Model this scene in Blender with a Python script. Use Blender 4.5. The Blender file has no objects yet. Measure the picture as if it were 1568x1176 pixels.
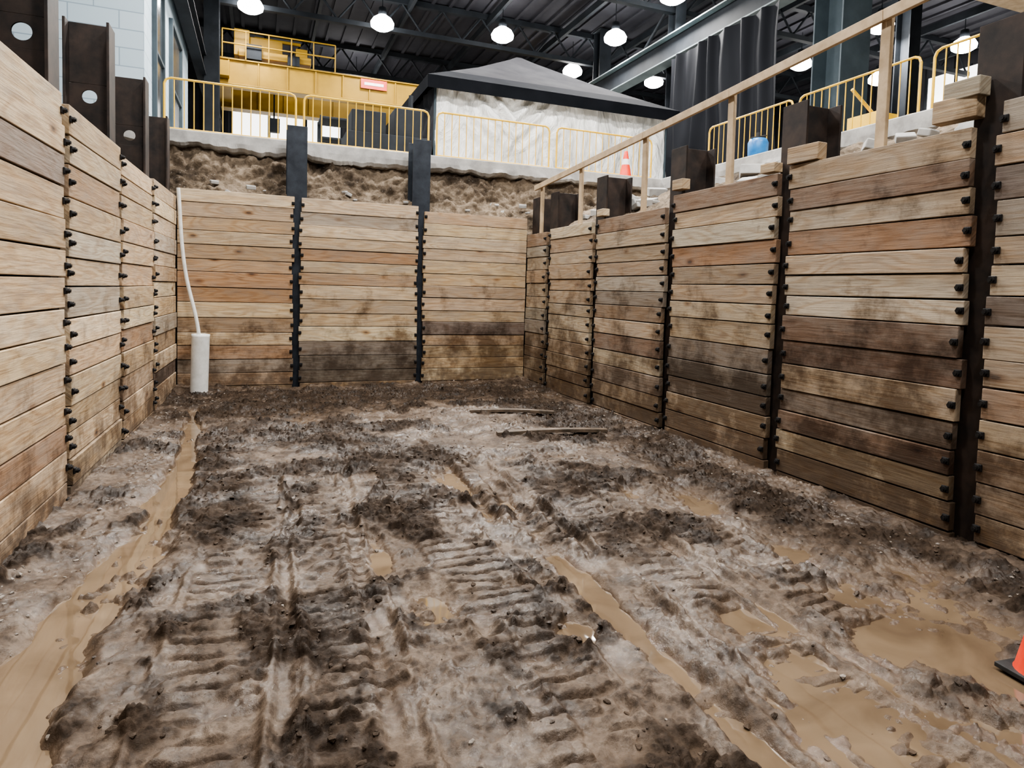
import bpy, math, random
import numpy as np
from mathutils import Vector, Matrix
random.seed(11)
S=bpy.context.scene
COL=S.collection
try: S.view_settings.look='AgX - Medium High Contrast'
except Exception: pass

# ------------------------------------------------------------------ materials
def nt(name):
    m=bpy.data.materials.new(name); m.use_nodes=True
    t=m.node_tree; b=t.nodes['Principled BSDF']
    return m,t,b
def N(t,ty,**k):
    n=t.nodes.new(ty)
    for a,v in k.items():
        if a in n.inputs.keys(): n.inputs[a].default_value=v
        else: setattr(n,a,v)
    return n
def ramp(t,src,stops):
    r=t.nodes.new('ShaderNodeValToRGB'); e=r.color_ramp.elements
    while len(e)>len(stops): e.remove(e[-1])
    while len(e)<len(stops): e.new(0.5)
    for i,(p,c) in enumerate(stops):
        e[i].position=p; e[i].color=(c[0],c[1],c[2],1) if isinstance(c,tuple) else (c,c,c,1)
    t.links.new(src,r.inputs[0]); return r
def mix(t,a,b,f,mode='MIX'):
    n=t.nodes.new('ShaderNodeMix'); n.data_type='RGBA'; n.blend_type=mode
    for i,v in ((6,a),(7,b),(0,f)):
        if isinstance(v,bpy.types.NodeSocket): t.links.new(v,n.inputs[i])
        elif isinstance(v,tuple): n.inputs[i].default_value=(v[0],v[1],v[2],1)
        else: n.inputs[i].default_value=v
    return n.outputs[2]
def math_(t,op,a,b=0.0):
    n=t.nodes.new('ShaderNodeMath'); n.operation=op
    for i,v in enumerate((a,b)):
        if isinstance(v,bpy.types.NodeSocket): t.links.new(v,n.inputs[i])
        else: n.inputs[i].default_value=v
    return n.outputs[0]
def mrange(t,src,a,b,c,d):
    n=N(t,'ShaderNodeMapRange'); t.links.new(src,n.inputs[0])
    for i,v in enumerate((a,b,c,d)): n.inputs[i+1].default_value=v
    return n.outputs[0]
def bump(t,b,h,strength,dist):
    n=N(t,'ShaderNodeBump',Strength=strength,Distance=dist)
    t.links.new(h,n.inputs['Height']); t.links.new(n.outputs[0],b.inputs['Normal'])
def simple(name,c1,c2,scale=6,rough=.6,metal=0,bstr=.2,bd=.01,emit=None,es=0,spec=.5):
    m,t,b=nt(name)
    g=N(t,'ShaderNodeNewGeometry')
    n=N(t,'ShaderNodeTexNoise',Scale=scale,Detail=7.0,Roughness=.62)
    t.links.new(g.outputs['Position'],n.inputs['Vector'])
    r=ramp(t,n.outputs[0],[(.34,c1),(.66,c2)])
    t.links.new(r.outputs[0],b.inputs['Base Color'])
    b.inputs['Roughness'].default_value=rough; b.inputs['Metallic'].default_value=metal
    b.inputs['Specular IOR Level'].default_value=spec
    if bstr: bump(t,b,n.outputs[0],bstr,bd)
    if emit:
        b.inputs['Emission Color'].default_value=(*emit,1); b.inputs['Emission Strength'].default_value=es
    return m

def wood_mat():
    m,t,b=nt('wood_lagging')
    uv=N(t,'ShaderNodeUVMap'); uv.uv_map='UVMap'
    at=N(t,'ShaderNodeAttribute'); at.attribute_name='Col'
    g=N(t,'ShaderNodeNewGeometry')
    mp=N(t,'ShaderNodeMapping'); mp.inputs['Scale'].default_value=(1.3,26,1); t.links.new(uv.outputs[0],mp.inputs[0])
    n1=N(t,'ShaderNodeTexNoise',Scale=2.2,Detail=7.0,Roughness=.68,Distortion=.5); t.links.new(mp.outputs[0],n1.inputs[0])
    mp2=N(t,'ShaderNodeMapping'); mp2.inputs['Scale'].default_value=(.55,3.6,1); t.links.new(uv.outputs[0],mp2.inputs[0])
    n2=N(t,'ShaderNodeTexNoise',Scale=1.0,Detail=2.0,Roughness=.45,Distortion=.4); t.links.new(mp2.outputs[0],n2.inputs[0])
    rings=math_(t,'SINE',math_(t,'MULTIPLY',n2.outputs[0],75.0))
    rings=math_(t,'MULTIPLY_ADD',rings,.5)
    rings.node.inputs[2].default_value=.5
    mp3=N(t,'ShaderNodeMapping'); mp3.inputs['Scale'].default_value=(1.5,3.4,1); t.links.new(uv.outputs[0],mp3.inputs[0])
    vo=N(t,'ShaderNodeTexVoronoi',Scale=1.0,Randomness=1.0); t.links.new(mp3.outputs[0],vo.inputs['Vector'])
    kn=ramp(t,vo.outputs['Distance'],[(.04,(.10,.045,.02)),(.07,(.5,.36,.25)),(.16,(1,1,1))])
    c=mix(t,at.outputs['Color'],ramp(t,n1.outputs[0],[(.28,(.50,.45,.39)),(.5,(.94,.94,.94)),(.75,(1.14,1.14,1.14))]).outputs[0],1.0,'MULTIPLY')
    c=mix(t,c,ramp(t,rings,[(0,(.76,.66,.55)),(.6,(1,1,1))]).outputs[0],.65,'MULTIPLY')
    c=mix(t,c,kn.outputs[0],.85,'MULTIPLY')
    mp4=N(t,'ShaderNodeMapping'); mp4.inputs['Scale'].default_value=(1.6,4.5,1); t.links.new(uv.outputs[0],mp4.inputs[0])
    n5=N(t,'ShaderNodeTexNoise',Scale=1.3,Detail=8.0,Roughness=.72); t.links.new(mp4.outputs[0],n5.inputs[0])
    c=mix(t,c,(.25,.22,.19),math_(t,'MULTIPLY',ramp(t,n5.outputs[0],[(.44,0.0),(.72,1.0)]).outputs[0],.6))
    n3=N(t,'ShaderNodeTexNoise',Scale=1.9,Detail=8.0,Roughness=.68); t.links.new(g.outputs['Position'],n3.inputs[0])
    sep=N(t,'ShaderNodeSeparateXYZ'); t.links.new(g.outputs['Position'],sep.inputs[0])
    # damp staining: lower courses, and more on the right wall (seepage)
    st=math_(t,'ADD',n3.outputs[0],mrange(t,sep.outputs[2],2.1,0.0,-.15,.13))
    st=math_(t,'ADD',st,mrange(t,sep.outputs[0],-1.0,4.5,-.05,.035))
    st2=ramp(t,st,[(.46,0.0),(.62,1.0)])
    c=mix(t,c,mix(t,c,(.28,.235,.20),1.0,'MULTIPLY'),math_(t,'MULTIPLY',st2.outputs[0],.9))
    n4=N(t,'ShaderNodeTexNoise',Scale=9.0,Detail=6.0,Roughness=.65); t.links.new(g.outputs['Position'],n4.inputs[0])
    sp=math_(t,'MULTIPLY',mrange(t,sep.outputs[2],.40,0.0,0,.95),ramp(t,n4.outputs[0],[(.40,0.0),(.58,1.0)]).outputs[0])
    c=mix(t,c,(.085,.06,.043),sp)
    t.links.new(c,b.inputs['Base Color'])
    b.inputs['Roughness'].default_value=.72
    b.inputs['Specular IOR Level'].default_value=.3
    bump(t,b,n1.outputs[0],.5,.007)
    return m
M_wood=wood_mat()
M_bolt=simple('dark_bolt_steel',(.01,.01,.012),(.03,.028,.027),40,.5,.5,.1)
M_steelR=simple('rusty_pile_steel',(.014,.012,.012),(.05,.034,.027),5,.6,.3,.3,.004)
M_steelB=simple('blue_grey_pile_steel',(.014,.018,.026),(.035,.043,.056),5,.5,.4,.2,.004)
M_steelD=simple('dark_building_steel',(.010,.012,.015),(.022,.026,.032),1.2,.7,0,0,spec=.2)
M_steelG=simple('grey_blue_column_paint',(.030,.043,.052),(.05,.068,.08),1.5,.6,0,0,spec=.3)
M_steelL=simple('light_flange_paint',(.11,.14,.15),(.17,.21,.22),1.5,.6,0,0,spec=.3)
def earth_mat():
    m,t,b=nt('dug_earth'); g=N(t,'ShaderNodeNewGeometry')
    n=N(t,'ShaderNodeTexNoise',Scale=1.3,Detail=9.0,Roughness=.66); t.links.new(g.outputs['Position'],n.inputs[0])
    n2=N(t,'ShaderNodeTexNoise',Scale=14,Detail=8.0,Roughness=.75); t.links.new(g.outputs['Position'],n2.inputs[0])
    vo=N(t,'ShaderNodeTexVoronoi',Scale=16.0); t.links.new(g.outputs['Position'],vo.inputs['Vector'])
    c=ramp(t,n.outputs[0],[(.36,(.05,.037,.027)),(.47,(.15,.115,.083)),(.60,(.31,.245,.18))]).outputs[0]
    c=mix(t,c,ramp(t,n2.outputs[0],[(.3,(.42,.40,.37)),(.58,(1.1,1.1,1.1))]).outputs[0],.85,'MULTIPLY')
    c=mix(t,c,(.40,.37,.33),math_(t,'MULTIPLY',ramp(t,vo.outputs['Distance'],[(.12,1.0),(.2,0.0)]).outputs[0],.35))
    t.links.new(c,b.inputs['Base Color']); b.inputs['Roughness'].default_value=.95; b.inputs['Specular IOR Level'].default_value=.2
    bump(t,b,n2.outputs[0],.9,.05); return m
M_earth=earth_mat()
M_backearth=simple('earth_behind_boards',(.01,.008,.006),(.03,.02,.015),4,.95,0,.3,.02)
M_conc=simple('pale_concrete',(.28,.275,.265),(.50,.49,.47),3,.85,0,.3,.01)
M_pvc=simple('white_pvc',(.60,.60,.57),(.76,.76,.74),10,.35,0,.03,.002)
M_yel=simple('yellow_powdercoat',(.60,.36,.02),(.74,.47,.04),3,.4,.0,0)
M_craneyel=simple('crane_yellow',(.24,.14,.010),(.34,.20,.018),1,.5,.0,0,spec=.3)
M_red=simple('sign_red',(.5,.04,.03),(.6,.07,.05),3,.5,0,0)
M_orange=simple('cone_orange',(.70,.045,.02),(.8,.07,.03),9,.45,0,.05)
M_black=simple('black_rubber',(.01,.01,.01),(.03,.03,.03),9,.7,0,.1)
M_whiteband=simple('white_band',(.7,.7,.7),(.8,.8,.8),9,.4,0,0)
M_blue=simple('blue_plastic',(.01,.12,.35),(.02,.2,.5),9,.4,0,0)
M_lumber=simple('rail_lumber',(.36,.26,.155),(.54,.41,.27),5,.7,0,.1,.004)
M_deck=simple('roof_deck',(.022,.022,.028),(.04,.04,.048),.6,.8,.0,0,spec=.2)
M_wallD=simple('dark_shed_wall',(.02,.02,.024),(.04,.04,.045),.5,.9,0,0,spec=.1)
M_lampE=simple('lamp_glow',(1,1,1),(1,1,1),1,.5,0,0,0,(1,.98,.94),45)
M_win=simple('bright_window',(.8,.8,.8),(.9,.9,.9),1,.5,0,0,0,(1,.98,.93),3.0)
M_tentroof_sideshade=simple('tent_roof_grey_side_shade',(.022,.022,.025),(.036,.036,.039),1.2,.9,0,.1,.02,spec=.06)  # roof colour; also stands for shade on one tent side
M_tentband=simple('tent_band_dark',(.006,.007,.009),(.010,.011,.014),1.5,.9,0,.1,.02,spec=.06)
M_stone=simple('pebble_grey',(.10,.08,.065),(.30,.26,.22),14,.6,0,.2,.004)
M_oldplank=simple('muddy_plank',(.04,.03,.02),(.14,.10,.07),8,.6,0,.3,.006)
M_glass=simple('dark_window_glass',(.02,.025,.03),(.05,.06,.07),1,.2,0,0)

def tent_wall_mat():
    m,t,b=nt('tent_plastic_sheet')
    g=N(t,'ShaderNodeNewGeometry')
    mp=N(t,'ShaderNodeMapping'); mp.inputs['Scale'].default_value=(1.2,1.2,.45); mp.inputs['Rotation'].default_value=(.2,.35,0); t.links.new(g.outputs['Position'],mp.inputs[0])
    n=N(t,'ShaderNodeTexNoise',Scale=1.5,Detail=5.0,Roughness=.55,Distortion=1.6); t.links.new(mp.outputs[0],n.inputs[0])
    r=ramp(t,n.outputs[0],[(.32,(.50,.50,.48)),(.5,(.70,.70,.68)),(.7,(.86,.86,.84))])
    t.links.new(r.outputs[0],b.inputs['Base Color']); b.inputs['Roughness'].default_value=.35
    bump(t,b,n.outputs[0],1.0,.22); return m
M_sheet=tent_wall_mat()
def curtain_mat():
    m,t,b=nt('black_curtain'); b.inputs['Base Color'].default_value=(.008,.009,.012,1); b.inputs['Roughness'].default_value=.8; b.inputs['Specular IOR Level'].default_value=.15
    return m
M_curt=curtain_mat()
def block_mat():
    m,t,b=nt('painted_block')
    uv=N(t,'ShaderNodeUVMap'); uv.uv_map='UVMap'
    br=t.nodes.new('ShaderNodeTexBrick'); br.inputs['Scale'].default_value=1.0
    br.inputs['Brick Width'].default_value=.8; br.inputs['Row Height'].default_value=.33; br.inputs['Mortar Size'].default_value=.010
    br.inputs['Color1'].default_value=(.33,.42,.48,1); br.inputs['Color2'].default_value=(.38,.46,.52,1); br.inputs['Mortar'].default_value=(.20,.26,.31,1)
    t.links.new(uv.outputs[0],br.inputs['Vector']); t.links.new(br.outputs[0],b.inputs['Base Color'])
    b.inputs['Roughness'].default_value=.6; bump(t,b,br.outputs['Fac'],-.3,.02) ; return m
M_block=block_mat()

def mud_mat():
    m,t,b=nt('wet_mud')
    at=N(t,'ShaderNodeAttribute'); at.attribute_name='mask'
    sp=N(t,'ShaderNodeSeparateColor'); t.links.new(at.outputs['Color'],sp.inputs[0])
    g=N(t,'ShaderNodeNewGeometry'); sz=N(t,'ShaderNodeSeparateXYZ'); t.links.new(g.outputs['Position'],sz.inputs[0])
    n1=N(t,'ShaderNodeTexNoise',Scale=3.6,Detail=10.0,Roughness=.72); t.links.new(g.outputs['Position'],n1.inputs[0])
    n2=N(t,'ShaderNodeTexNoise',Scale=26.0,Detail=8.0,Roughness=.68); t.links.new(g.outputs['Position'],n2.inputs[0])
    n3=N(t,'ShaderNodeTexNoise',Scale=1.7,Detail=7.0,Roughness=.7); t.links.new(g.outputs['Position'],n3.inputs[0])
    smooth=ramp(t,n1.outputs[0],[(.36,(.042,.027,.017)),(.5,(.090,.063,.044)),(.64,(.175,.134,.102))]).outputs[0]
    dark=ramp(t,n1.outputs[0],[(.33,(.013,.0085,.0055)),(.67,(.056,.038,.026))]).outputs[0]
    f=ramp(t,math_(t,'ADD',sp.outputs[0],math_(t,'MULTIPLY',math_(t,'SUBTRACT',n2.outputs[0],.5),.9)),[(.10,0.0),(.56,1.0)]).outputs[0]
    c=mix(t,smooth,dark,f)
    c=mix(t,c,ramp(t,n2.outputs[0],[(.36,(.45,.42,.38)),(.58,(1.12,1.12,1.12))]).outputs[0],.85,'MULTIPLY')
    wet=mrange(t,sz.outputs[2],.0,-.035,0,1)
    c=mix(t,c,(.13,.088,.056),math_(t,'MULTIPLY',wet,.55))
    t.links.new(c,b.inputs['Base Color'])
    shine=ramp(t,n3.outputs[0],[(.46,0.0),(.58,1.0)]).outputs[0]
    rr=math_(t,'SUBTRACT',.52,math_(t,'MULTIPLY',shine,.30))
    rr=math_(t,'ADD',rr,math_(t,'MULTIPLY',f,.14))
    rr=math_(t,'SUBTRACT',rr,math_(t,'MULTIPLY',wet,.25))
    t.links.new(math_(t,'MAXIMUM',rr,.11),b.inputs['Roughness'])
    sl=math_(t,'ADD',math_(t,'MULTIPLY',shine,.48),.24)
    sl=math_(t,'MULTIPLY',sl,math_(t,'SUBTRACT',1.0,math_(t,'MULTIPLY',f,.55)))
    t.links.new(sl,b.inputs['Specular IOR Level'])
    bump(t,b,n2.outputs[0],.70,.016)
    return m
M_mud=mud_mat()
def water_mat():
    m,t,b=nt('muddy_water')
    g=N(t,'ShaderNodeNewGeometry')
    n=N(t,'ShaderNodeTexNoise',Scale=2.2,Detail=6.0,Distortion=1.0); t.links.new(g.outputs['Position'],n.inputs[0])
    r=ramp(t,n.outputs[0],[(.3,(.095,.065,.040)),(.7,(.175,.125,.080))]); t.links.new(r.outputs[0],b.inputs['Base Color'])
    b.inputs['Roughness'].default_value=.03; b.inputs['Specular IOR Level'].default_value=.9
    n2=N(t,'ShaderNodeTexNoise',Scale=5.0,Detail=1.0); t.links.new(g.outputs['Position'],n2.inputs[0]); bump(t,b,n2.outputs[0],.04,.02)
    return m
M_water=water_mat()

# ------------------------------------------------------------------ mesh builder
class MB:
    def __init__(s): s.v=[];s.f=[];s.m=[];s.uv=[];s.c=[];s.sm=[]
    def add(s,vs,fs,mat=0,uvs=None,col=(1,1,1),smooth=False):
        o=len(s.v); s.v+= [tuple(p) for p in vs]
        for i,f in enumerate(fs):
            s.f.append([o+k for k in f]); s.m.append(mat); s.sm.append(smooth); s.c.append(col)
            s.uv.append(uvs[i] if uvs else [(0,0)]*len(f))
    def box(s,c,sz,mat=0,M=None,col=(1,1,1),ua=None,uo=(0,0)):
        hx,hy,hz=[q/2 for q in sz]
        L=[(-hx,-hy,-hz),(hx,-hy,-hz),(hx,hy,-hz),(-hx,hy,-hz),(-hx,-hy,hz),(hx,-hy,hz),(hx,hy,hz),(-hx,hy,hz)]
        F=[(0,3,2,1),(4,5,6,7),(0,1,5,4),(2,3,7,6),(1,2,6,5),(3,0,4,7)]
        c=Vector(c); P=[((M@Vector(p)) if M else Vector(p))+c for p in L]
        uvs=[]
        for f in F:
            uvs.append([(L[k][0]+uo[0], L[k][2]+L[k][1]*.9+uo[1]) for k in f])
        s.add(P,F,mat,uvs,col)
    def tube(s,a,b,r,mat=0,n=10,r2=None,cap=True):
        a=Vector(a);b=Vector(b);r2=r if r2 is None else r2
        d=(b-a).normalized(); q=d.to_track_quat('Z','Y').to_matrix()
        P=[];
        for p,R in ((a,r),(b,r2)):
            for i in range(n):
                t=2*math.pi*i/n; P.append(p+q@Vector((R*math.cos(t),R*math.sin(t),0)))
        s.add(P,[(i,(i+1)%n,n+(i+1)%n,n+i) for i in range(n)],mat,smooth=True)
        if cap: s.add(P,[tuple(range(n-1,-1,-1)),tuple(range(n,2*n))],mat)
    def lathe(s,o,prof,mat=0,n=24):
        P=[];o=Vector(o)
        for r,z in prof:
            for i in range(n):
                t=2*math.pi*i/n; P.append(o+Vector((r*math.cos(t),r*math.sin(t),z)))
        F=[]
        for j in range(len(prof)-1):
            for i in range(n): F.append((j*n+i,j*n+(i+1)%n,(j+1)*n+(i+1)%n,(j+1)*n+i))
        s.add(P,F,mat,smooth=True)
    def obj(s,name,mats,bevel=0,parent=None):
        me=bpy.data.meshes.new(name); me.from_pydata(s.v,[],s.f)
        for m in mats: me.materials.append(m)
        me.polygons.foreach_set('material_index',s.m); me.polygons.foreach_set('use_smooth',s.sm)
        uvl=me.uv_layers.new(name='UVMap'); fl=[x for f in s.uv for p in f for x in p]; uvl.data.foreach_set('uv',fl)
        ca=me.color_attributes.new('Col','FLOAT_COLOR','CORNER'); cl=[]
        for f,c in zip(s.f,s.c): cl+= [c[0],c[1],c[2],1]*len(f)
        ca.data.foreach_set('color',cl); me.update()
        ob=bpy.data.objects.new(name,me); COL.objects.link(ob)
        if bevel:
            b=ob.modifiers.new('bev','BEVEL'); b.width=bevel; b.segments=2; b.limit_method='ANGLE'
        if parent: ob.parent=parent
        return ob
def empty(name,loc=(0,0,0)):
    e=bpy.data.objects.new(name,None); e.location=loc; COL.objects.link(e); return e
def grid_obj(name,X,Y,Z,mat,mask=None,smooth=True):
    ny,nx=X.shape; me=bpy.data.meshes.new(name)
    co=np.stack([X,Y,Z],-1).reshape(-1,3).astype(np.float32)
    i=np.arange(ny-1)[:,None]*nx+np.arange(nx-1)[None,:]
    q=np.stack([i,i+1,i+nx+1,i+nx],-1).reshape(-1,4).astype(np.int32)
    me.vertices.add(len(co)); me.vertices.foreach_set('co',co.ravel())
    me.loops.add(q.size); me.loops.foreach_set('vertex_index',q.ravel())
    me.polygons.add(len(q)); me.polygons.foreach_set('loop_start',np.arange(0,q.size,4,dtype=np.int32))
    me.polygons.foreach_set('use_smooth',np.full(len(q),smooth,dtype=bool))
    me.update(calc_edges=True); me.validate()
    if mask is not None:
        ca=me.color_attributes.new('mask','FLOAT_COLOR','POINT')
        a=np.zeros((len(co),4),np.float32); a[:,0]=mask.ravel(); a[:,3]=1; ca.data.foreach_set('color',a.ravel())
    me.materials.append(mat); ob=bpy.data.objects.new(name,me); COL.objects.link(ob); return ob

# ------------------------------------------------------------------ noise
T=np.random.RandomState(5).rand(256,256)
def vn(x,y,s=0):
    x=np.asarray(x,float)+s*17.31; y=np.asarray(y,float)+s*41.77
    xi=np.floor(x).astype(int); yi=np.floor(y).astype(int); fx=x-xi; fy=y-yi
    fx=fx*fx*fx*(fx*(fx*6-15)+10); fy=fy*fy*fy*(fy*(fy*6-15)+10)
    a=T[xi&255,yi&255]; b=T[(xi+1)&255,yi&255]; c=T[xi&255,(yi+1)&255]; d=T[(xi+1)&255,(yi+1)&255]
    return (a*(1-fx)+b*fx)*(1-fy)+(c*(1-fx)+d*fx)*fy
def fbm(x,y,o=4,s=0,g=.5):
    r=0;a=1;t=0
    for k in range(o):
        r=r+a*vn(x,y,s+k*3); t+=a; a*=g
        x,y=(x*1.6+y*1.2),(y*1.6-x*1.2)
    return r/t
def lumps(x,y,f,s):
    x=x*f;y=y*f; xi=np.floor(x).astype(int); yi=np.floor(y).astype(int); h=np.zeros_like(x)
    for dx in(-1,0,1):
        for dy in(-1,0,1):
            cx=xi+dx;cy=yi+dy
            a=T[(cx+s*13)&255,(cy+s*7)&255]; b=T[(cx+s*29)&255,(cy+s*17+91)&255]; r=T[(cx+s*5+47)&255,(cy+s*3+11)&255]; o=T[(cx+s+120)&255,(cy+s*2+33)&255]
            r=.18+.62*r*r; ux=x-cx-a; uy=y-cy-b; ca=np.cos(o*6.28); sa=np.sin(o*6.28)
            u=(ux*ca+uy*sa); v=(-ux*sa+uy*ca)*1.5
            q=1-(u*u+v*v)/(r*r)
            h=np.maximum(h,np.sqrt(np.clip(q,0,1))*r)
    return h
def ss(a,b,x):
    t=np.clip((x-a)/(b-a),0,1); return t*t*(3-2*t)
WATER=-.035
TRACKS=[(-.30,1.0,-.02,6.5,.44),(.36,1.0,.45,5.6,.42),(1.22,1.0,1.25,6.8,.44),(2.32,1.2,2.35,6.4,.42),(3.05,2.2,2.75,6.8,.42),(.9,1.0,1.0,2.9,.3),(2.0,3.9,1.3,8.2,.4)]
# ruts: x0,y0,x1,y1,depth,half_width
RUTS=[(.42,1.5,.80,7.2,.016,.04),(1.80,1.2,1.84,4.9,.075,.075),(2.08,1.2,2.02,6.3,.022,.035),(1.62,4.4,1.72,6.4,.050,.06),(1.86,4.4,2.0,6.4,.050,.06),(2.66,1.2,2.6,5.4,.020,.04),(.02,1.2,.25,5.4,.014,.035)]
PUDS=[(2.75,2.05,.72,.46),(3.35,2.35,.55,.36),(2.15,1.75,.32,.36),(3.75,2.75,.5,.30),(2.5,2.65,.28,.28),(3.45,4.45,.22,.45),(3.4,3.3,.16,.25),(.88,3.35,.13,.20),(.72,4.2,.08,.28),
      (3.05,4.85,.12,.25),(1.35,1.62,.5,.09),(.75,1.72,.25,.07),(3.2,1.4,.9,.45),(2.45,6.1,.25,.18),(2.95,6.1,.22,.15),(1.55,5.6,.16,.4),(1.5,2.9,.1,.15)]
DITCH=[(-.80,9.6),(-.74,8.6),(-.68,7.4),(-.63,6.5),(-.68,5.3),(-.72,4.5),(-.86,3.75),(-.92,3.1),(-1.0,2.0),(-1.0,0)]
DARKS=[(1.35,6.3,.6,.55),(2.75,5.2,.45,.6),(0,9.4,1.2,.8),(2.2,10.2,3.5,.7),(-.25,5.4,.35,1.0),(.35,7.9,.8,.7),(.9,7.1,.5,.4),(3.9,4.6,.35,1.5),(4.2,2.5,.3,1.5),(2.9,3.9,.25,.3),(-.35,7.2,.25,1.3),(3.9,8,.6,1.4),(2.3,3.9,.2,.4)]
def H(x,y):
    D=ss(.47,.66,fbm(x*2.3,y*1.8,6,5,.6))*.8
    for cx,cy,rx,ry in DARKS:
        r=((x-cx)/rx)**2+((y-cy)/ry)**2; D=np.maximum(D,np.exp(-r)*1.5*(.2+1.1*fbm(x*5,y*5,4,23)-.1))
    D=np.clip(D*(.0+2.1*fbm(x*8,y*8,4,27,.6)),0,1)
    wx=x+.06*(fbm(x*9,y*9,3,50)-.5); wy=y+.06*(fbm(x*9,y*9,3,51)-.5)
    z=.004+.05*(fbm(x*.6,y*.6,2,1)-.5)+.070*(fbm(x*2.4,y*2.4,4,2)-.5)
    z=z+D*(.010+.05*(fbm(x*6,y*6,3,3,.6)-.45)+.055*lumps(wx,wy,8,3)+.042*lumps(wx,wy,17,5)+.020*lumps(wx,wy,34,9))
    z=z+(1-D)*(.030*lumps(wx,wy,10,4)+.018*lumps(wx,wy,22,6))*ss(.32,.60,fbm(x*2,y*2,3,77))
    bl=np.abs(2*fbm(x*5,y*5,3,14)-1)
    z=z+.024*bl*(1-D)+.020*(fbm(x*14,y*14,4,15,.6)-.5)
    for xa,ya,xb,yb,w in TRACKS:
        t=(y-ya)/(yb-ya); c=xa+(xb-xa)*t+.14*(fbm(y*.6,y*0+xa*7,2,4)-.5)
        d=np.abs(x-c+.03*(fbm(x*8,y*8,3,17)-.5)); br=ss(.28,.46,fbm(x*2.1,y*1.5,4,31+int(xa*10)))
        m=ss(w/2+.015,w/2-.03,d)*ss(-.05,.03,t)*ss(1.05,.95,t)*br*(1-.45*D)
        ph=y/.115+1.0*(fbm(x*3,y*3,3,8)-.5)
        cl=ss(.15,.40,np.abs((ph%1)-.5)*2)
        z=z*(1-.5*m)+m*(-.012+.034*cl*ss(.25,.55,fbm(x*6,y*8,3,44)))
        z=z+.028*np.exp(-((d-w/2-.02)/.024)**2)*ss(-.05,.03,t)*ss(1.05,.95,t)*ss(.33,.62,fbm(x*4,y*3,4,12))
        D=D*(1-.3*m)
    for xa,ya,xb,yb,dp,hw in RUTS:
        t=(y-ya)/(yb-ya); c=xa+(xb-xa)*t+.09*(fbm(y*.8,y*0+xa*3,3,6)-.5)
        e=ss(-.04,.04,t)*ss(1.04,.96,t); d=np.abs(x-c+.05*(fbm(x*7,y*7,3,18)-.5))
        k=.25+1.05*ss(.25,.7,fbm(y*1.2,y*0+xa*9,3,55))
        z=z-dp*k*e*np.exp(-(d/hw)**4)+.022*e*np.exp(-((d-hw*1.7)/.03)**2)*ss(.35,.7,fbm(x*6,y*4,4,61))
    for cx,cy,rx,ry in PUDS:
        r=np.sqrt(((x-cx)/rx)**2+((y-cy)/ry)**2)+1.3*(fbm(x*3.2,y*3.2,5,70,.55)-.5)
        z=z-.056*np.exp(-np.clip(r,0,9)**4); D=D*(1-.7*np.exp(-np.clip(r,0,9)**3))
    dm=np.full_like(x,9.)
    for (x1,y1),(x2,y2) in zip(DITCH[:-1],DITCH[1:]):
        vx,vy=x2-x1,y2-y1; t=np.clip(((x-x1)*vx+(y-y1)*vy)/(vx*vx+vy*vy),0,1)
        dm=np.minimum(dm,np.hypot(x-x1-t*vx,y-y1-t*vy))
    dm=dm+.10*(fbm(x*5,y*5,4,83)-.5)
    w=np.interp(y,[0,3,4,5.5,8,10],[.24,.20,.17,.12,.06,.04])*(.35+1.3*fbm(x*1.8,y*1.8,3,80))
    z=z-.08*ss(w*1.5,w*.7,dm); D=D*(1-.8*ss(w*1.6,w,dm))
    xl=-1.165-.033*(11.1-y)
    z=z+.03*np.exp(-((x-xl)/.20)**2)*(.5+fbm(x*3,y*2,3,90))+.025*np.exp(-((x-4.57)/.22)**2)*(.4+fbm(x*3,y*2,3,91))+.06*np.exp(-((y-11.1)/.4)**2)*(.3+fbm(x*2,y*3,3,92))
    return z,D
ys=np.concatenate([np.arange(-2.0,1.2,.03),np.arange(1.2,5.0,.0075),np.arange(5.0,8,.012),np.arange(8,11.11,.018)])
xs=np.arange(-1.62,4.68,.0075)
X,Y=np.meshgrid(xs,ys); Z,D=H(X,Y)
grid_obj('mud_ground',X,Y,Z,M_mud,D)
wb=MB(); wb.add([(-1.5,-2,WATER),(4.55,-2,WATER),(4.55,11.0,WATER),(-1.1,11.0,WATER)],[(0,1,2,3)]); wb.obj('muddy_puddle_water',[M_water])

def scatter(name,mat,n,rmin,rmax,fn,seed,squash=.7,withmask=False):
    import bmesh
    bm=bmesh.new(); bmesh.ops.create_icosphere(bm,subdivisions=2 if rmax>.03 else 1,radius=1)
    bv=np.array([v.co[:] for v in bm.verts]); bf=np.array([[v.index for v in f.verts] for f in bm.faces]); bm.free()
    rs=np.random.RandomState(seed); V=[];F=[];o=0
    P=fn(rs,n)
    zz,dd=H(P[:,0],P[:,1])
    for (px,py),z in zip(P,zz):
        if z<WATER+.004 and rs.rand()<.85: continue
        r=rmin+(rmax-rmin)*rs.rand()**3
        k=1+.6*(rs.rand(len(bv))-.5)[:,None]
        sc=np.array([1,.5+.5*rs.rand(),squash*(.6+.5*rs.rand())])
        a=rs.rand()*6.28; R=np.array([[math.cos(a),-math.sin(a),0],[math.sin(a),math.cos(a),0],[0,0,1]])
        V.append(((bv*k*sc)@R.T)*r+np.array([px,py,z])); F.append(bf+o); o+=len(bv)
    V=np.concatenate(V);F=np.concatenate(F)
    me=bpy.data.meshes.new(name); me.from_pydata(V.tolist(),[],F.tolist())
    if withmask:
        ca=me.color_attributes.new('mask','FLOAT_COLOR','POINT'); ca.data.foreach_set('color',np.tile([.4,0,0,1],len(V)).astype(np.float32))
    me.materials.append(mat); ob=bpy.data.objects.new(name,me); COL.objects.link(ob)
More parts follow.
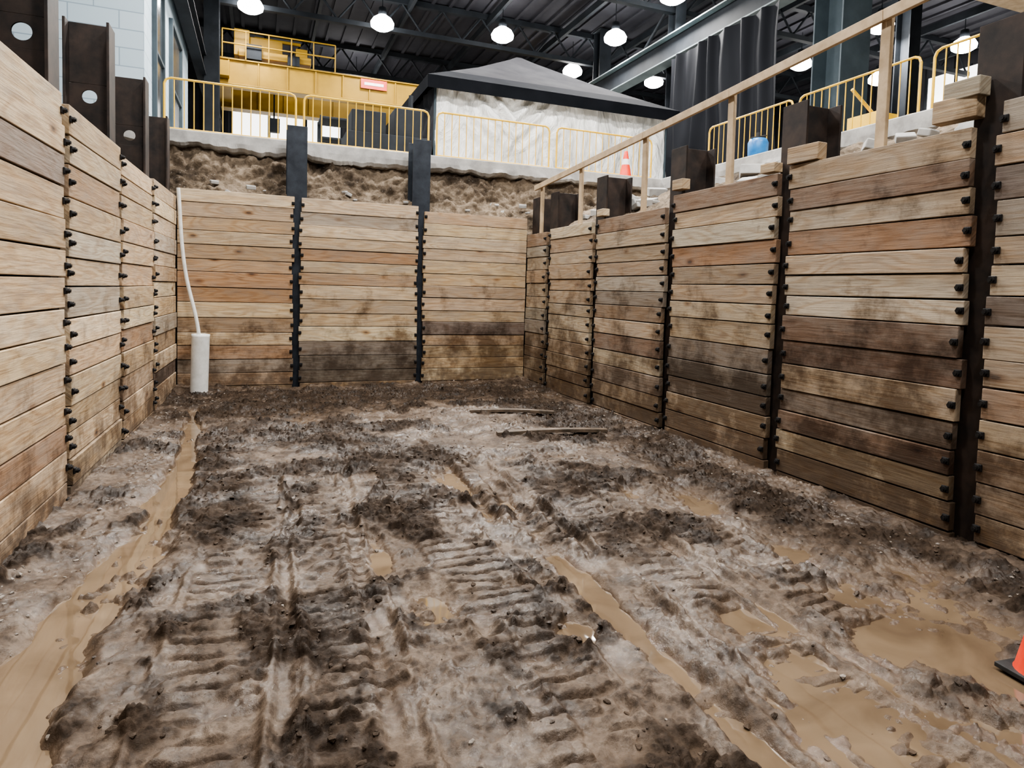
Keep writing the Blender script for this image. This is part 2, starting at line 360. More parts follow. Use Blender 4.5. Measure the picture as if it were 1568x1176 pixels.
def clodpos(rs,n):
    p=np.stack([rs.uniform(-1.0,4.4,n*6),1.2+9.7*rs.rand(n*6)**1.1],1); _,d=H(p[:,0],p[:,1]); k=(rs.rand(len(p))<d**1.5+.05)&(np.hypot(p[:,0]+.83,p[:,1]-10.78)>.2)
    return p[k][:n]
scatter('mud_clods',M_mud,6000,.005,.024,clodpos,3,.7,True)
def stonepos(rs,n):
    a=np.stack([-1.08+np.abs(rs.normal(0,.2,n)),rs.uniform(4.5,10.5,n)],1); b=np.stack([4.45-np.abs(rs.normal(0,.3,n)),rs.uniform(1.5,10.5,n)],1)
    a2=np.stack([-1.32+np.abs(rs.normal(0,.2,n//2)),rs.uniform(2.2,4.5,n//2)],1)
    c=np.stack([rs.uniform(-1,4.3,n//3),rs.uniform(1.5,8,n//3)],1); e=np.stack([rs.normal(-.6,.25,n//3),rs.normal(9.9,.3,n//3)],1)
    return np.concatenate([a,a2,b,c,e])
scatter('gravel_stones',M_stone,360,.005,.020,stonepos,8,.7)

# ------------------------------------------------------------------ lagging walls
TONES=[((.53,.40,.255),6),((.60,.475,.32),5),((.47,.355,.235),5),((.44,.32,.20),5),((.40,.34,.26),4),((.37,.24,.145),2.6),((.30,.19,.12),1.8),((.20,.15,.12),1.3),((.48,.34,.205),3)]
def tone(dark=0,gain=1,grey=0):
    c=random.choices([t[0] for t in TONES],[t[1]*(1 if i not in(5,6,7) else 1+dark) for i,t in enumerate(TONES)])[0]
    k=random.uniform(.82,1.12)*gain; c=(c[0]*k,c[1]*k*random.uniform(.97,1.03),c[2]*k)
    l=(c[0]+c[1]+c[2])/3; return tuple(v*(1-grey)+l*w*grey for v,w in zip(c,(1.10,1,.90)))
def lagging(name,p0,p1,n,posts,tops,hb,dark=0,special=None,gapx=.05,gain=1,grey=0):
    p0=Vector((*p0,0));p1=Vector((*p1,0)); d=(p1-p0).normalized(); n=Vector((*n,0)); n=(n-d*n.dot(d)).normalized(); L=(p1-p0).length
    M=Matrix((d,n,Vector((0,0,1)))).transposed()
    mb=MB()
    for i in range(len(posts)-1):
        a,b=posts[i],posts[i+1]; z=-.32+random.uniform(-.05,0); top=tops[i]
        rows=max(1,round((top-z)/hb)); hs=[random.uniform(.86,1.14) for _ in range(rows)]; k=(top-z)/sum(hs)
        for r in range(rows):
            h=hs[r]*k; g0=gapx+random.uniform(-.018,.022); g1=gapx+random.uniform(-.018,.022)
            if i==0: g0=.01
            if i==len(posts)-2: g1=.01
            s0=a+g0;s1=b-g1; off=random.uniform(-.012,.010)
            c=p0+d*((s0+s1)/2)+Vector((0,0,z+h/2))-n*(.03-off)
            tilt=random.uniform(-.0035,.0035)
            col=tone(dark,gain,grey)
            if special and (i,r) in special: col=special[(i,r)]
            Mt=M@Matrix.Rotation(tilt,3,'Y')
            mb.box(c,(s1-s0,.06,h-random.uniform(.006,.013)),0,Mt,col,uo=(random.uniform(0,90),random.uniform(0,90)))
            for e,s in ((0,s0+.018),(1,s1-.018)):
                if (e==0 and i==0) or (e==1 and i==len(posts)-2): continue
                q=p0+d*s+Vector((0,0,z+h/2+random.uniform(-.02,.02)))+n*(off+.008)
                mb.box(q,(.05,.016,.05),1,M)
                mb.tube(q,q+n*.035,.013,1,8); mb.tube(q+n*.008,q+n*.026,.022,1,6)
            z+=h
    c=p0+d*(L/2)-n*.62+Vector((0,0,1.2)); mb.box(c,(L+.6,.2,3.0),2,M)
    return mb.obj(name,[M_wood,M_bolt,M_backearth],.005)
def lx(y): return -1.165-.033*(11.1-y)
dk=(.17,.11,.078); gr=(.18,.15,.12)
lagging('timber_lagging_wall',(lx(-2),-2),(lx(11.1),11.1),(1,0),[0,2.45,4.22,6.0,7.8,9.55,11.3,13.1],[3.05,3.05,3.05,3.05,3.0,2.95,2.98],.222,-.5,None,.05,1.14,.06)
lagging('timber_lagging_wall',(-1.165,11.1),(4.57,11.1),(0,-1),[0,1.73,3.765,5.735],[3.11,3.10,3.02],.212,-.4,{(1,3):gr,(1,4):(.23,.19,.155),(0,9):(.42,.26,.15),(0,8):(.39,.245,.14),(0,10):(.47,.32,.195),(1,11):(.41,.26,.155),(1,2):(.2,.17,.135),(2,0):(.14,.11,.09),(0,6):(.36,.26,.17)},.05,1.08,.05)
lagging('timber_lagging_wall',(4.57,11.1),(4.57,-2),(-1,0),[0,.93,2.57,4.44,6.25,8.07,9.9,11.7,13.1],[2.72,2.75,2.76,2.88,2.92,3.05,3.05,3.05],.212,.2,
   {(4,7):dk,(4,8):(.18,.12,.085),(4,9):(.52,.44,.34),(4,10):(.50,.42,.32),(4,11):(.46,.36,.26),(4,5):(.24,.19,.15),(4,12):(.30,.185,.115),(4,13):(.44,.36,.27),(3,11):(.33,.20,.12),(3,14):(.24,.16,.11),(3,5):gr,(3,12):(.46,.4,.31),(2,9):(.24,.2,.16),(3,6):(.22,.18,.145),(3,4):(.27,.22,.175),(2,4):(.28,.22,.17)},.08,.86,.22)

# ------------------------------------------------------------------ soldier piles
def pile(x,y,nx,ny,z1,mat,depth=.36,fw=.28,hole=None,z0=-.35):
    n=Vector((nx,ny,0)); d=Vector((-ny,nx,0)); M=Matrix((d,n,Vector((0,0,1)))).transposed()
    mb=MB(); h=z1-z0; c=Vector((x,y,z0+h/2))
    mb.box(c,(fw,.024,h),0,M); mb.box(c-n*depth,(fw,.024,h),0,M)
    if hole is None: mb.box(c-n*depth/2,(.018,depth-.024,h),0,M)
    else:
        r=.065;q=.12
        for a,b in ((z0,hole-q),(hole+q,z1)): mb.box(Vector((x,y,(a+b)/2))-n*depth/2,(.018,depth-.024,b-a),0,M)
        for sd in (-.009,.009):
            P=[];K=32;hw=(depth-.024)/2
            for i in range(K):
                t=2*math.pi*i/K;ct,st=math.cos(t),math.sin(t); P.append(Vector((x,y,hole))-n*depth/2+d*sd+n*r*ct+Vector((0,0,r*st)))
            for i in range(K):
                t=2*math.pi*i/K;ct,st=math.cos(t),math.sin(t); k=min(hw/max(abs(ct),1e-6),q/max(abs(st),1e-6)); P.append(Vector((x,y,hole))-n*depth/2+d*sd+n*k*ct+Vector((0,0,k*st)))
            mb.add(P,[(i,(i+1)%K,K+(i+1)%K,K+i) for i in range(K)],0)
    return mb.obj('steel_soldier_pile',[mat],.003)
for y in (-1+.0,.45,2.22,4.0,5.8,7.55,9.3): pile(lx(y)-.085,y,1,0,4.16,M_steelR,hole=3.47)
pile(lx(11)-.1,11.0,1,0,4.1,M_steelR)
for x in (.565,2.60): pile(x,11.185,0,-1,4.24,M_steelB,.36,.31)
for y,z in ((10.95,3.38),(10.17,3.38),(8.53,3.40),(6.66,3.46),(4.85,3.52),(3.03,3.62),(1.2,3.6),(-.6,3.6)): pile(4.675,y,-1,0,z,M_steelR,depth=.4,fw=.30)

bl=MB()
for y,z,l,h in ((3.25,2.98,.30,.16),(3.2,3.12,.26,.13),(4.62,2.93,.34,.15),(6.5,2.93,.2,.12),(8.35,2.80,.2,.1),(5.05,2.90,.18,.09)):
    bl.box((4.60,y,z+h/2),(l,.11,h),0,Matrix.Rotation(math.pi/2+random.uniform(-.1,.1),3,'Z'),tone(),uo=(random.random()*50,3))
bl.obj('timber_blocking',[M_wood],.006)

def guard():
    p=empty('wooden_guard_rail')
    mb=MB(); pts=[]
    for y,zb,zt in ((10.7,2.2,3.62),(9.2,2.2,3.70),(7.4,2.2,3.80),(5.74,2.2,3.90),(3.92,2.3,4.02),(2.0,2.3,4.12),(.2,2.3,4.15)):
        mb.box((4.67,y,(zb+zt)/2),(.04,.09,zt-zb),0,Matrix.Rotation(random.uniform(-.01,.01),3,'X')); pts.append((4.63,y,zt-.05))
    mb.obj('posts',[M_lumber],.004,p)
    mr=MB(); pts[0]=(4.63,10.95,3.55)
    for a,b in zip(pts[:-1],pts[1:]):
        a=Vector(a); b=Vector(b)+Vector((0,.004,0)); d=(b-a); c=(a+b)/2
        q=d.normalized().to_track_quat('X','Z').to_matrix(); mr.box(c,(d.length,.038,.09),0,q)
    mr.obj('top_rail',[M_lumber],.004,p)
guard()

# ------------------------------------------------------------------ earth banks
def bank(prof,u0,u1,axis,amp,seed,step=.022):
    us=np.arange(u0,u1,step)
    d=[0]
    for a,b in zip(prof[:-1],prof[1:]): d.append(d[-1]+math.hypot(b[0]-a[0],b[1]-a[1]))
    ts=np.arange(0,d[-1]+.02,step); pa=np.interp(ts,d,[p[0] for p in prof]); pz=np.interp(ts,d,[p[1] for p in prof])
    U,TT=np.meshgrid(us,ts); nA=np.repeat(pa[:,None],len(us),1); nZ=np.repeat(pz[:,None],len(us),1)
    f=amp*(fbm(U*2.2,TT*3,4,seed)-.5)*2+amp*.5*(fbm(U*8,TT*8,4,seed+3,.6)-.5)+amp*.9*lumps(U+.1*fbm(U*5,TT*5,3,3),TT,5,2)+amp*.4*lumps(U,TT,11,6)-amp*.2
    nA=nA-f*.7*(1 if axis=='far' else -.2); nZ=nZ+f*.6
    return (U,nA,nZ) if axis=='far' else (nA,U,nZ)
a=bank([(11.2,2.7),(11.28,3.04),(11.40,3.14),(11.66,3.30),(11.80,3.62),(11.96,3.92)],-2.6,8.4,'far',.14,100)
grid_obj('earth_bank',a[0],a[1],a[2],M_earth)
a=bank([(4.72,2.5),(4.8,2.74),(5.2,2.95),(5.7,3.2),(6.8,3.55),(8.1,3.85)],-2,12.2,'r',.13,120,.03)
grid_obj('earth_bank',a[0],a[1],a[2],M_earth)
a=bank([(-1.45,2.4),(-1.6,2.8),(-2.1,3.0),(-2.5,3.5),(-2.7,3.9)],-2,12.2,'l',.08,140,.03)
grid_obj('earth_bank',a[0],a[1],a[2],M_earth)
sl=MB(); zt,zb=4.12,3.86
def slabbox(x0,x1,y0,y1): sl.box(((x0+x1)/2,(y0+y1)/2,(zt+zb)/2),(x1-x0,y1-y0,zt-zb))
slabbox(-12,27,11.98,36); slabbox(8.05,27,-3,11.98); slabbox(-12,-2.65,-3,11.98)
sl.obj('concrete_slab',[M_conc])
us=np.arange(-2.7,8.1,.03);zz=np.array([zt+.004,zt+.002,zt-.012,zt-.06,zt-.14,zt-.22,zt-.27,zt-.29]); yy=np.array([11.99,11.795,11.785,11.785,11.785,11.79,11.84,12.0])
kk=np.array([0,.03,.03,.03,.06,.5,1,0])[:,None]; kb=np.array([0,0,0,.0,.1,.8,1,1])[:,None]
U,Zs=np.meshgrid(us,zz); Ys=np.repeat(yy[:,None],len(us),1)+.12*(fbm(U*3,Zs*6,5,33)-.5)*kk; Zs=Zs+.20*(fbm(U*2.0,U*0+3,5,35,.65)-.5)*kb
grid_obj('slab_broken_edge',U,Ys,Zs,M_conc,None,False)
us=np.arange(-2,12,.03); U,Zs=np.meshgrid(us,zz); Xs=8.1-.22+(np.repeat(yy[:,None],len(us),1)-11.84)+.12*(fbm(U*3,Zs*6,5,37)-.5)*kk; Zs=Zs+.14*(fbm(U*2.0,U*0+5,5,36)-.5)*kb
grid_obj('slab_broken_edge',Xs,U,Zs,M_conc,None,False)
rb=MB()
for i in range(60):
    if i<26: c=(random.uniform(-1,7.5),random.uniform(11.35,11.6),random.uniform(3.12,3.3)); s=random.uniform(.04,.12)
    else: c=(random.uniform(5.15,5.9),random.uniform(2.5,11),0); c=(c[0],c[1],2.88+(c[0]-5)*.5); s=random.uniform(.06,.24)
    rb.box(c,(s*1.3,s,s*.6),0,Matrix.Rotation(random.uniform(0,3),3,'Z')@Matrix.Rotation(random.uniform(-.5,.5),3,'X'))
rb.obj('concrete_rubble',[M_conc],.015)

# ------------------------------------------------------------------ pipes, planks, cones
pp=empty('pvc_sump_pipe')
mb=MB()
mb.lathe((0,0,0),[(.125,0),(.125,.93),(.128,.97),(.112,.97),(.112,.3)],0,28); o=mb.obj('large_pipe',[M_pvc],0,pp); o.location=(-.83,10.78,-.05); o.rotation_euler=(0,.025,0)
cu=bpy.data.curves.new('riser_pipe','CURVE'); cu.dimensions='3D'; cu.bevel_depth=.027; cu.bevel_resolution=4; sp=cu.splines.new('BEZIER')
pts=[(-.80,10.78,.45),(-.84,10.8,.97),(-1.03,10.88,1.9),(-1.12,10.9,3.08)]
sp.bezier_points.add(len(pts)-1)
for q,p in zip(sp.bezier_points,pts): q.co=p; q.handle_left_type=q.handle_right_type='AUTO'
cu.materials.append(M_pvc); o=bpy.data.objects.new('riser_pipe',cu); COL.objects.link(o); o.parent=pp
def plank(a,b,w):
    a=Vector(a);b=Vector(b);mb=MB();c=(a+b)/2;d=b-a
    n=8; P=[];q=d.normalized(); s=Vector((-q.y,q.x,0))
    for i in range(n+1):
        t=i/n; p=a+d*t+Vector((0,0,.02*math.sin(3.1*t))); e=w*(1-.15*(i in(0,n)))
        P+= [p-s*e,p+s*e,p+s*e*.97+Vector((0,0,.04)),p-s*e*.97+Vector((0,0,.04))]
    F=[(0,1,2,3),(4*n+3,4*n+2,4*n+1,4*n)]
    for i in range(n):
        for k in range(4): F.append((4*i+k,4*i+4+k,4*i+4+(k+1)%4,4*i+(k+1)%4))
    mb.add(P,F); mb.obj('muddy_plank',[M_oldplank],.004)
plank((2.68,8.4,.03),(3.76,8.0,.04),.05); plank((2.57,7.0,.03),(3.9,6.8,.04),.05)
def cone(loc,h,rb):
    mb=MB(); k=h/.7
    mb.box((0,0,.018*k),(rb*2.1,rb*2.1,.036*k),1)
    mb.lathe((0,0,0),[(rb*.92,.036*k),(rb*.86,.06*k),(rb*.55,.36*k)],0); mb.lathe((0,0,0),[(rb*.55,.36*k),(rb*.42,.50*k)],2); mb.lathe((0,0,0),[(rb*.42,.50*k),(rb*.24,h-.01),(rb*.18,h),(0,h)],0)
    o=mb.obj('traffic_cone',[M_orange,M_black,M_whiteband if h>.5 else M_orange],.004); o.location=loc; return o
o=cone((3.395,1.825,-.02),.45,.125); o.rotation_euler=(0,0,-.1); cone((7.25,12.25,4.12),.6,.15)

# ------------------------------------------------------------------ barricades
def barricade(a,b,z=4.12,h=1.02):
    a=Vector((*a,z));b=Vector((*b,z)); L=(b-a).length; d=(b-a)/L; s=Vector((-d.y,d.x,0)); mb=MB(); r=.019
    A=a+d*.05;B=b-d*.05; zl=Vector((0,0,.18)); zh=Vector((0,0,h)); c=.10
    pts=[A+zl,A+zh-Vector((0,0,c)),A+zh+d*c*.3-Vector((0,0,c*.3)),A+zh+d*c,B+zh-d*c,B+zh-d*c*.3-Vector((0,0,c*.3)),B+zh-Vector((0,0,c)),B+zl,A+zl]
    for p,q in zip(pts[:-1],pts[1:]): mb.tube(p,q,r,0,8)
    n=int(L/.155)
    for i in range(1,n): p=A+(B-A)*(i/n); mb.tube(p+zl,p+zh,.009,0,6)
    for p in (A+d*.25,B-d*.25):
        mb.tube(p+zl,p+Vector((0,0,.03)),r,0,8); mb.tube(p-s*.3+Vector((0,0,.015)),p+s*.3+Vector((0,0,.015)),r,0,8)
    mb.obj('crowd_barricade',[M_yel])
for x0,x1 in ((-1.56,.66),(.70,3.12),(3.18,5.70),(5.76,8.2)): barricade((x0,12.65),(x1,12.68))
for y0,y1 in ((11.3,8.95),(8.9,6.6),(6.5,4.2)): barricade((8.6,y0),(8.6,y1))
for y0,y1 in ((10.6,8.4),(8.3,6.1),(6.0,3.8)): barricade((11.9,y0),(11.9,y1))

# ------------------------------------------------------------------ tent
tp=empty('canopy_tent')
x0,x1,y0,y1,ze=3.9,10.4,15.5,21.5,6.4
def sheet(name,ax,c,a,b,sg,mat=None):
    us=np.arange(a,b+.01,.04); zs=np.arange(4.12,ze+.15,.04); U,ZZ=np.meshgrid(us,zs)
    q=np.abs(U-a-2.0)
    f=.16*(fbm(U*1.4+ZZ*.6,ZZ*.5,4,150)-.5)+.14*(fbm(U*4,ZZ*1.3-U*1.1,4,153)-.5)
    f=f+.20*np.exp(-((U-a-1.9)/.5)**2-((ZZ-5.6)/.5)**2)+.07*np.sin((ZZ-.9*q)*14)*np.exp(-(q/1.1)**2)*ss(5.0,5.8,ZZ)
    if ax=='x': return grid_obj(name,U,c+f*sg,ZZ,mat or M_sheet)
    return grid_obj(name,c+f*sg,U,ZZ,mat or M_sheet)
for o in (sheet('front_sheet','x',y0,x0,x1,-1),sheet('back_sheet','x',y1,x0,x1,1),sheet('side_sheet_a','y',x0,y0,y1,-1,M_tentroof_sideshade),sheet('side_sheet_b','y',x1,y0,y1,1)): o.parent=tp  # side_sheet_a: shade on the white sheet put in as dark colour
mb=MB(); e=.25; cx,cy=(x0+x1)/2,(y0+y1)/2; za=8.6
ring=lambda k,z:[(cx+(x-cx)*k,cy+(y-cy)*k,z) for x,y in ((x0-e,y0-e),(x1+e,y0-e),(x1+e,y1+e),(x0-e,y1+e))]
zr=lambda k: ze+.30+(za-ze-.30)*(1-k)
R=[ring(1,ze+.0),ring(1.0,ze+.30),ring(.80,zr(.80)-.03),ring(.5,zr(.5)-.06),ring(.12,zr(.12)+.0),ring(.02,za)]
for j in range(5):
    for i in range(4):
        mb.add([R[j][i],R[j][(i+1)%4],R[j+1][(i+1)%4],R[j+1][i]],[(0,1,2,3)],0 if j>=2 else 1)
mb.obj('roof_canopy',[M_tentroof_sideshade,M_tentband],0,tp)
mb=MB()
for x,y in ((x0,y0),(x1,y0),(x1,y1),(x0,y1)): mb.tube((x,y,4.12),(x,y,ze+.25),.03)
for k in (.33,.66): mb.tube((x0+(x1-x0)*k,y0+.2,4.12),(x0+(x1-x0)*k,y0+.2,ze+.1),.03)
mb.obj('frame_poles',[M_steelG],0,tp)

# ------------------------------------------------------------------ painted block building on the left
bb=empty('block_building')
mb=MB()
def quad(P,u,mat=0): mb.add(P,[(0,1,2,3)],mat,[u])
bx0,bx1,by0,by1,bz0,bz1=-10,-2.0,14,22,4.12,11.5
quad([(bx0,by0,bz0),(bx1,by0,bz0),(bx1,by0,bz1),(bx0,by0,bz1)],[(bx0,bz0),(bx1,bz0),(bx1,bz1),(bx0,bz1)])
quad([(bx1,by0,bz0),(bx1,by1,bz0),(bx1,by1,bz1),(bx1,by0,bz1)],[(by0,bz0),(by1,bz0),(by1,bz1),(by0,bz1)])
quad([(bx1,by1,bz0),(bx0,by1,bz0),(bx0,by1,bz1),(bx1,by1,bz1)],[(bx1,bz0),(bx0,bz0),(bx0,bz1),(bx1,bz1)])
quad([(bx0,by0,bz1),(bx1,by0,bz1),(bx1,by1,bz1),(bx0,by1,bz1)],[(0,0),(1,0),(1,1),(0,1)])
mb.obj('block_shell',[M_block],0,bb)
for k,(a,b) in enumerate(((15.0,16.2),(17.6,19.6))):
    mb=MB(); z0,z1=4.3,7.8
    mb.box((bx1+.02,(a+b)/2,(z0+z1)/2),(.03,b-a,z1-z0),1)
    for c,s in (((bx1+.04,a,(z0+z1)/2),(.1,.1,z1-z0+.1)),((bx1+.04,b,(z0+z1)/2),(.1,.1,z1-z0+.1)),((bx1+.04,(a+b)/2,z1),(.1,b-a,.1)),((bx1+.04,(a+b)/2,z0),(.1,b-a,.1)),((bx1+.04,(a+b)/2,z0+2),(.08,b-a,.06))): mb.box(c,s,0)
    mb.obj('window_%d'%(k+1),[M_steelG,M_glass],.006,bb)

# ------------------------------------------------------------------ shed shell
mb=MB(); mb.box((7.5,21,12.15),(39,31,.1))
for i in range(60):
    mb.box((-11.7+i*.65,21,12.06),(.12,30.8,.08))
mb.obj('ceiling',[M_deck])
wbk=MB(); wbk.box((7.5,35.2,8.1),(39,.2,8)); 
for i in range(40): wbk.box((-11.5+i,35.05,8.1),(.15,.1,8))
wbk.obj('wall_back',[M_wallD])
wr=MB(); wr.box((26.9,16,8.1),(.2,38,8)); 
for i in range(30): wr.box((26.75,-2+i*1.25,8.1),(.1,.15,8))
wr.obj('wall_right',[M_wallD])
wl=MB(); wl.box((-11.9,25,8.1),(.2,22,8)); wl.obj('wall_left',[M_wallD])
def window(name,c,s,n,ax):
    mb=MB(); mb.box(c,s,0)
    for i in range(n+1):
        t=i/n-.5
        if ax=='x': mb.box((c[0]+t*s[0],c[1]-.06,c[2]),(.12,.08,s[2]),1)
        else: mb.box((c[0]-.06,c[1]+t*s[1],c[2]),(.08,.12,s[2]),1)
    mb.obj(name,[M_win,M_steelD])
window('window_3',(1.3,34.95,7.2),(5.2,.1,5.6),3,'x')
window('window_4',(26.6,18.3,10.2),(.1,3.8,2.0),3,'y')
window('window_5',(26.6,9,10.2),(.1,6,2.0),4,'y')
for k,y in enumerate((13,18.5,24,29.5)):
    mb=MB(); mb.box((7.5,y,11.95),(38.6,.22,.2)); mb.box((7.5,y,10.9),(38.6,.2,.16))
    for i in range(26):
        x=-11+i*1.5; mb.tube((x,y,10.95),(x+.75,y,11.9),.04,0,6); mb.tube((x+.75,y,11.9),(x+1.5,y,10.95),.04,0,6)
    mb.obj('roof_truss',[M_steelD])
mb=MB()
for i in range(13): mb.box((-10+i*3,21,11.75),(.12,30,.25))
mb.obj('roof_purlins',[M_steelD])
def hcol(x,y,z0,z1,w,d,mat,name='steel_column'):
    mb=MB(); h=z1-z0;c=(z0+z1)/2
    mb.box((x,y-d/2,c),(w,.04,h)); mb.box((x,y+d/2,c),(w,.04,h)); mb.box((x,y,c),(.03,d,h)); mb.box((x,y,z0+.02),(w*1.4,d*1.4,.04)); mb.box((x,y,z1-.02),(w*1.2,d*1.2,.04))
    mb.obj(name,[mat],.004)
hcol(12.5,11.7,4.12,12,.85,.8,M_steelG); hcol(12.6,18.4,4.12,12,.38,.4,M_steelD); hcol(12.6,23.4,4.12,12,.5,.5,M_steelD); hcol(12.6,29,4.12,12,.5,.5,M_steelD)
hcol(-1.45,23.6,4.12,12,.45,.45,M_steelD);hcol(19.5,24,4.12,12,.5,.5,M_steelD);hcol(20,16,4.12,12,.5,.5,M_steelD)
def ibeam(a,b,h,w,mat=0,mat2=None):
    a=Vector(a);b=Vector(b);d=b-a;q=d.normalized().to_track_quat('X','Z').to_matrix();c=(a+b)/2;L=d.length;up=Vector((0,0,1))
    mb.box(c,(L,.03,h),mat,q); mb.box(c+up*h/2,(L,w,.04),mat if mat2 is None else mat2,q); mb.box(c-up*h/2,(L,w,.04),mat if mat2 is None else mat2,q)
mb=MB(); ibeam((12.2,8,9.5),(12.2,34.8,9.5),.75,.45,0,1); mb.obj('crane_runway_beam',[M_steelD,M_steelL])
mb=MB(); ibeam((-1.75,14,8.6),(-1.75,34.8,8.6),.6,.3); mb.obj('crane_runway_beam',[M_steelD])
mb=MB(); ibeam((12.9,9,8.2),(22,9,8.2),.8,.5); mb.obj('mezzanine_beam',[M_lumber])
mb=MB()
for a,b in (((12.9,23,9),(12.9,18.8,11.8)),((12.9,18,9.8),(12.9,12.3,11.8)),((-1.5,24.1,5),(-1.5,29,8.2)),((-1.4,29,5),(-1.4,24.1,8.2))): mb.tube(a,b,.06,0,8)
mb.obj('cross_bracing',[M_steelD])
# crane
cp=empty('overhead_crane'); cp.location=(0,0,-.85)
mb=MB(); 
for y in (25.0,28.2): 
    mb.box((5.1,y,9.75),(13.0,.45,.8)); mb.box((5.1,y,10.17),(13.0,.6,.05)); mb.box((5.1,y,9.33),(13.0,.6,.05))
    for i in range(14): mb.box((-1+i*.95,y-.25,9.75),(.05,.06,.78))
for x in (-1.2,11.4): mb.box((x,26.6,9.75),(.45,4.4,.5))
mb.obj('bridge_girders',[M_craneyel],.01,cp)
mb=MB(); mb.box((0.5,26.6,10.5),(2.4,3.4,.25)); mb.box((.2,26.2,10.95),(1.1,1.2,.7)); mb.tube((-.5,27.3,10.95),(1.4,27.3,10.95),.35,0,18); mb.box((1.4,25.6,10.8),(.4,.5,.5)); mb.box((-.6,25.4,10.9),(.5,.6,.9)); mb.box((.6,26,11.4),(1.6,.1,.1))
mb.obj('trolley_hoist',[M_craneyel],.02,cp)
mb=MB(); mb.tube((.5,26.6,10.4),(.5,26.6,8.6),.03); mb.box((.5,26.6,8.5),(.4,.25,.5)); mb.box((-.2,24.9,10.5),(.5,.4,.5)); mb.box((1.1,24.9,10.4),(.4,.3,.35)); mb.obj('hook_block',[M_steelD],.01,cp)
mb=MB()
for z in (10.65,11.1): mb.tube((-1.2,24.6,z),(2.5,24.6,z),.025,0,6)
for i in range(6): x=-1.2+i*.74; mb.tube((x,24.6,10.17),(x,24.6,11.1),.022,0,6)
mb.obj('walkway_rail',[M_craneyel],0,cp)
mb=MB(); mb.box((3.9,24.70,9.95),(.95,.03,.34)); mb.box((3.9,24.68,9.95),(.7,.02,.1),1); mb.obj('sign_plate',[M_red,M_whiteband],.004,cp)
us=np.arange(12.9,17.6,.03); zs=np.arange(4.2,9.1,.15); U,ZZ=np.meshgrid(us,zs)
Xc=11.85+.11*np.sin(U*9+2*fbm(U*1.2,ZZ*.2,2,160)*3)*(1.1-.05*(ZZ-4))+.1*(fbm(U*2,ZZ*.5,3,161)-.5)
grid_obj('black_curtain',Xc,U,ZZ,M_curt)

# ------------------------------------------------------------------ high-bay lamps, with unseen rows added
L=[(-.3,23.5),(3.9,23.1),(8.0,22.3),(11.9,24.6),(15.6,24.3),(11.7,20.8),(19.4,20),(19,16.2),(23.5,20),(23,16.2),(11.6,17.2),(4,30.3),
   (0,16.5),(4,16.5),(8,16.5),(-.5,10.5),(3.5,10.5),(7.5,10.5),(0,4.5),(3.8,4.5),(8.0,4.5),(0,-1),(4,-1)]  # unseen lamp rows, added to light the pit and put highlights on the mud
for i,(x,y) in enumerate(L):
    mb=MB(); z=10.75
    mb.lathe((0,0,0),[(.14,.22),(.15,.30),(.12,.5),(0,.52)],0,20)
    mb.lathe((0,0,0),[(.15,.24),(.32,.12),(.40,-.02),(.38,-.14),(.24,-.23),(0,-.26)],1,20)
    mb.tube((0,0,.5),(0,0,1.15),.015,0,6)
    o=mb.obj('high_bay_lamp',[M_steelD,M_lampE]); o.location=(x,y,z)
    ld=bpy.data.lights.new('high_bay_light','AREA'); ld.shape='DISK'; ld.size=.8; ld.energy=470 if y<21 else 240; ld.color=(1,.975,.94)
    if 15<y<18: ld.energy=720
    lo=bpy.data.objects.new('lamp_light',ld); COL.objects.link(lo); lo.parent=o; lo.location=(0,0,-.30)

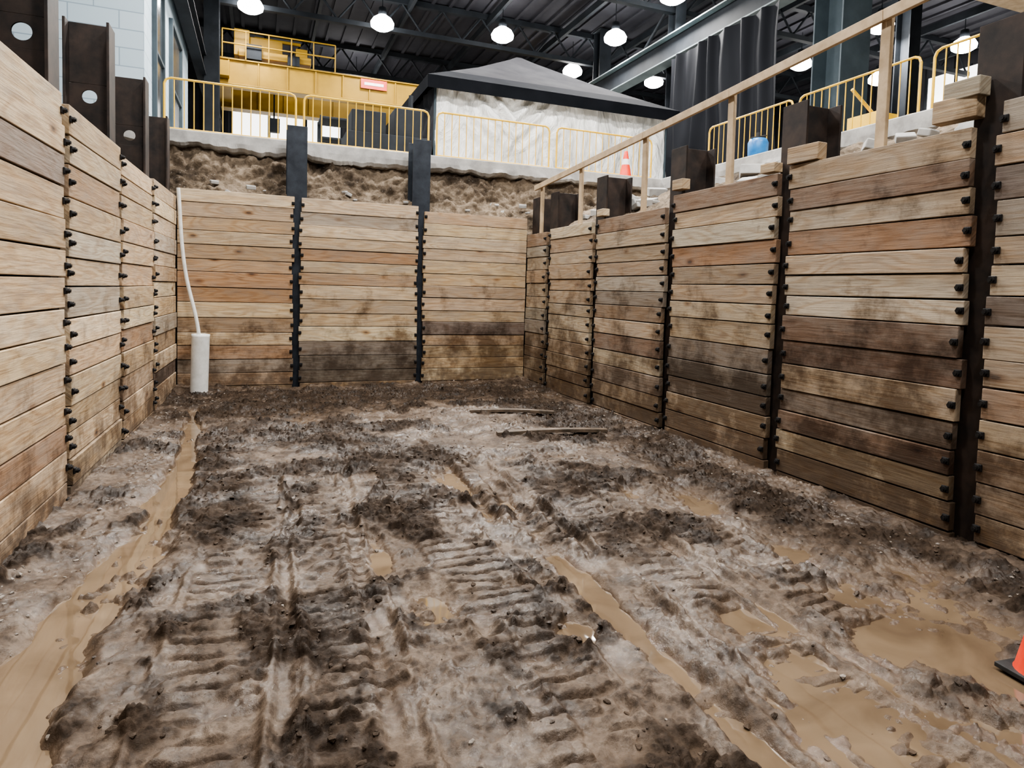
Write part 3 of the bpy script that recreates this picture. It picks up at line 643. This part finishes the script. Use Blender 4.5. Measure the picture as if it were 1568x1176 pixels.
# ------------------------------------------------------------------ things on the slab
mb=MB()
for i in range(5): mb.box((10.0+random.uniform(-.1,.1),7.0+random.uniform(-.1,.1),4.16+i*.085),(1.7,.9,.07),0,Matrix.Rotation(.2+random.uniform(-.15,.15),3,'Z'),(.55,.40,.26),uo=(i*7,3))
mb.obj('lumber_stack',[M_wood],.006)
mb=MB(); mb.lathe((0,0,0),[(0,0),(.2,0),(.24,.1),(.25,.4),(.2,.5),(.0,.52)],0,20); mb.tube((-.25,0,.5),(.25,0,.62),.02,1); mb.tube((0,0,.5),(0,0,.66),.05,1)
o=mb.obj('blue_shop_vacuum',[M_blue,M_black]); o.location=(8.15,9.3,4.12); o.scale=(.7,.7,.7)
mb=MB()
mb.box((0,0,.25),(1.5,.7,.2)); mb.box((-.4,0,.55),(.5,.6,.5)); mb.box((.35,0,.5),(.6,.12,.3)); mb.tube((.6,-.3,.15),(.6,.3,.15),.15,1,16); mb.tube((-.6,-.3,.15),(-.6,.3,.15),.15,1,16); mb.tube((-.3,0,.8),(-.9,0,1.2),.03)
o=mb.obj('yellow_pallet_mover',[M_yel,M_black],.03); o.location=(10.4,8.6,4.12)
mb=MB()
for z in (0,.6,1.2,1.7): mb.box((0,0,z+.05),(1.6,.8,.06))
for x in (-.78,.78):
    for y in (-.38,.38): mb.box((x,y,.9),(.06,.06,1.8))
for i in range(9): mb.box((random.uniform(-.6,.6),random.uniform(-.2,.2),random.choice((.25,.8,1.4))),(.35,.4,.3))
o=mb.obj('equipment_rack',[M_steelD],.01); o.location=(2.2,17.5,4.12)
mb=MB(); mb.box((0,0,.5),(1.7,1,.5)); mb.box((-.4,0,.95),(.7,.9,.5)); mb.box((.45,0,1.05),(.6,.7,.6)); mb.tube((.6,.2,1.2),(.6,.2,1.8),.05)
for x in (-.6,.6): mb.tube((x,-.5,.22),(x,.5,.22),.22,0,16)
o=mb.obj('tent_shade_standin',[M_steelD],.03); o.location=(2.5,14.3,4.12)  # dark machine shape standing in for the shaded tent side

# ------------------------------------------------------------------ world + camera
w=bpy.data.worlds.new('World'); S.world=w; w.use_nodes=True
w.node_tree.nodes['Background'].inputs[0].default_value=(.93,.96,1,1); w.node_tree.nodes['Background'].inputs[1].default_value=.18
cd=bpy.data.cameras.new('Camera'); cam=bpy.data.objects.new('Camera',cd); COL.objects.link(cam); S.camera=cam
cd.sensor_fit='HORIZONTAL'; cd.sensor_width=36; cd.lens=36*1000/1568; cd.shift_y=-.0555; cd.clip_start=.05; cd.clip_end=200
psi=math.radians(21.25); th=math.radians(3.2); roll=.028
f=Vector((math.sin(psi)*math.cos(th),math.cos(psi)*math.cos(th),-math.sin(th))); r=Vector((math.cos(psi),-math.sin(psi),0)); u=r.cross(f)
r2=r*math.cos(roll)+u*math.sin(roll); u2=u*math.cos(roll)-r*math.sin(roll)
Mx=Matrix((r2,u2,-f)).transposed().to_4x4(); Mx.translation=(0,0,1.7); cam.matrix_world=Mx
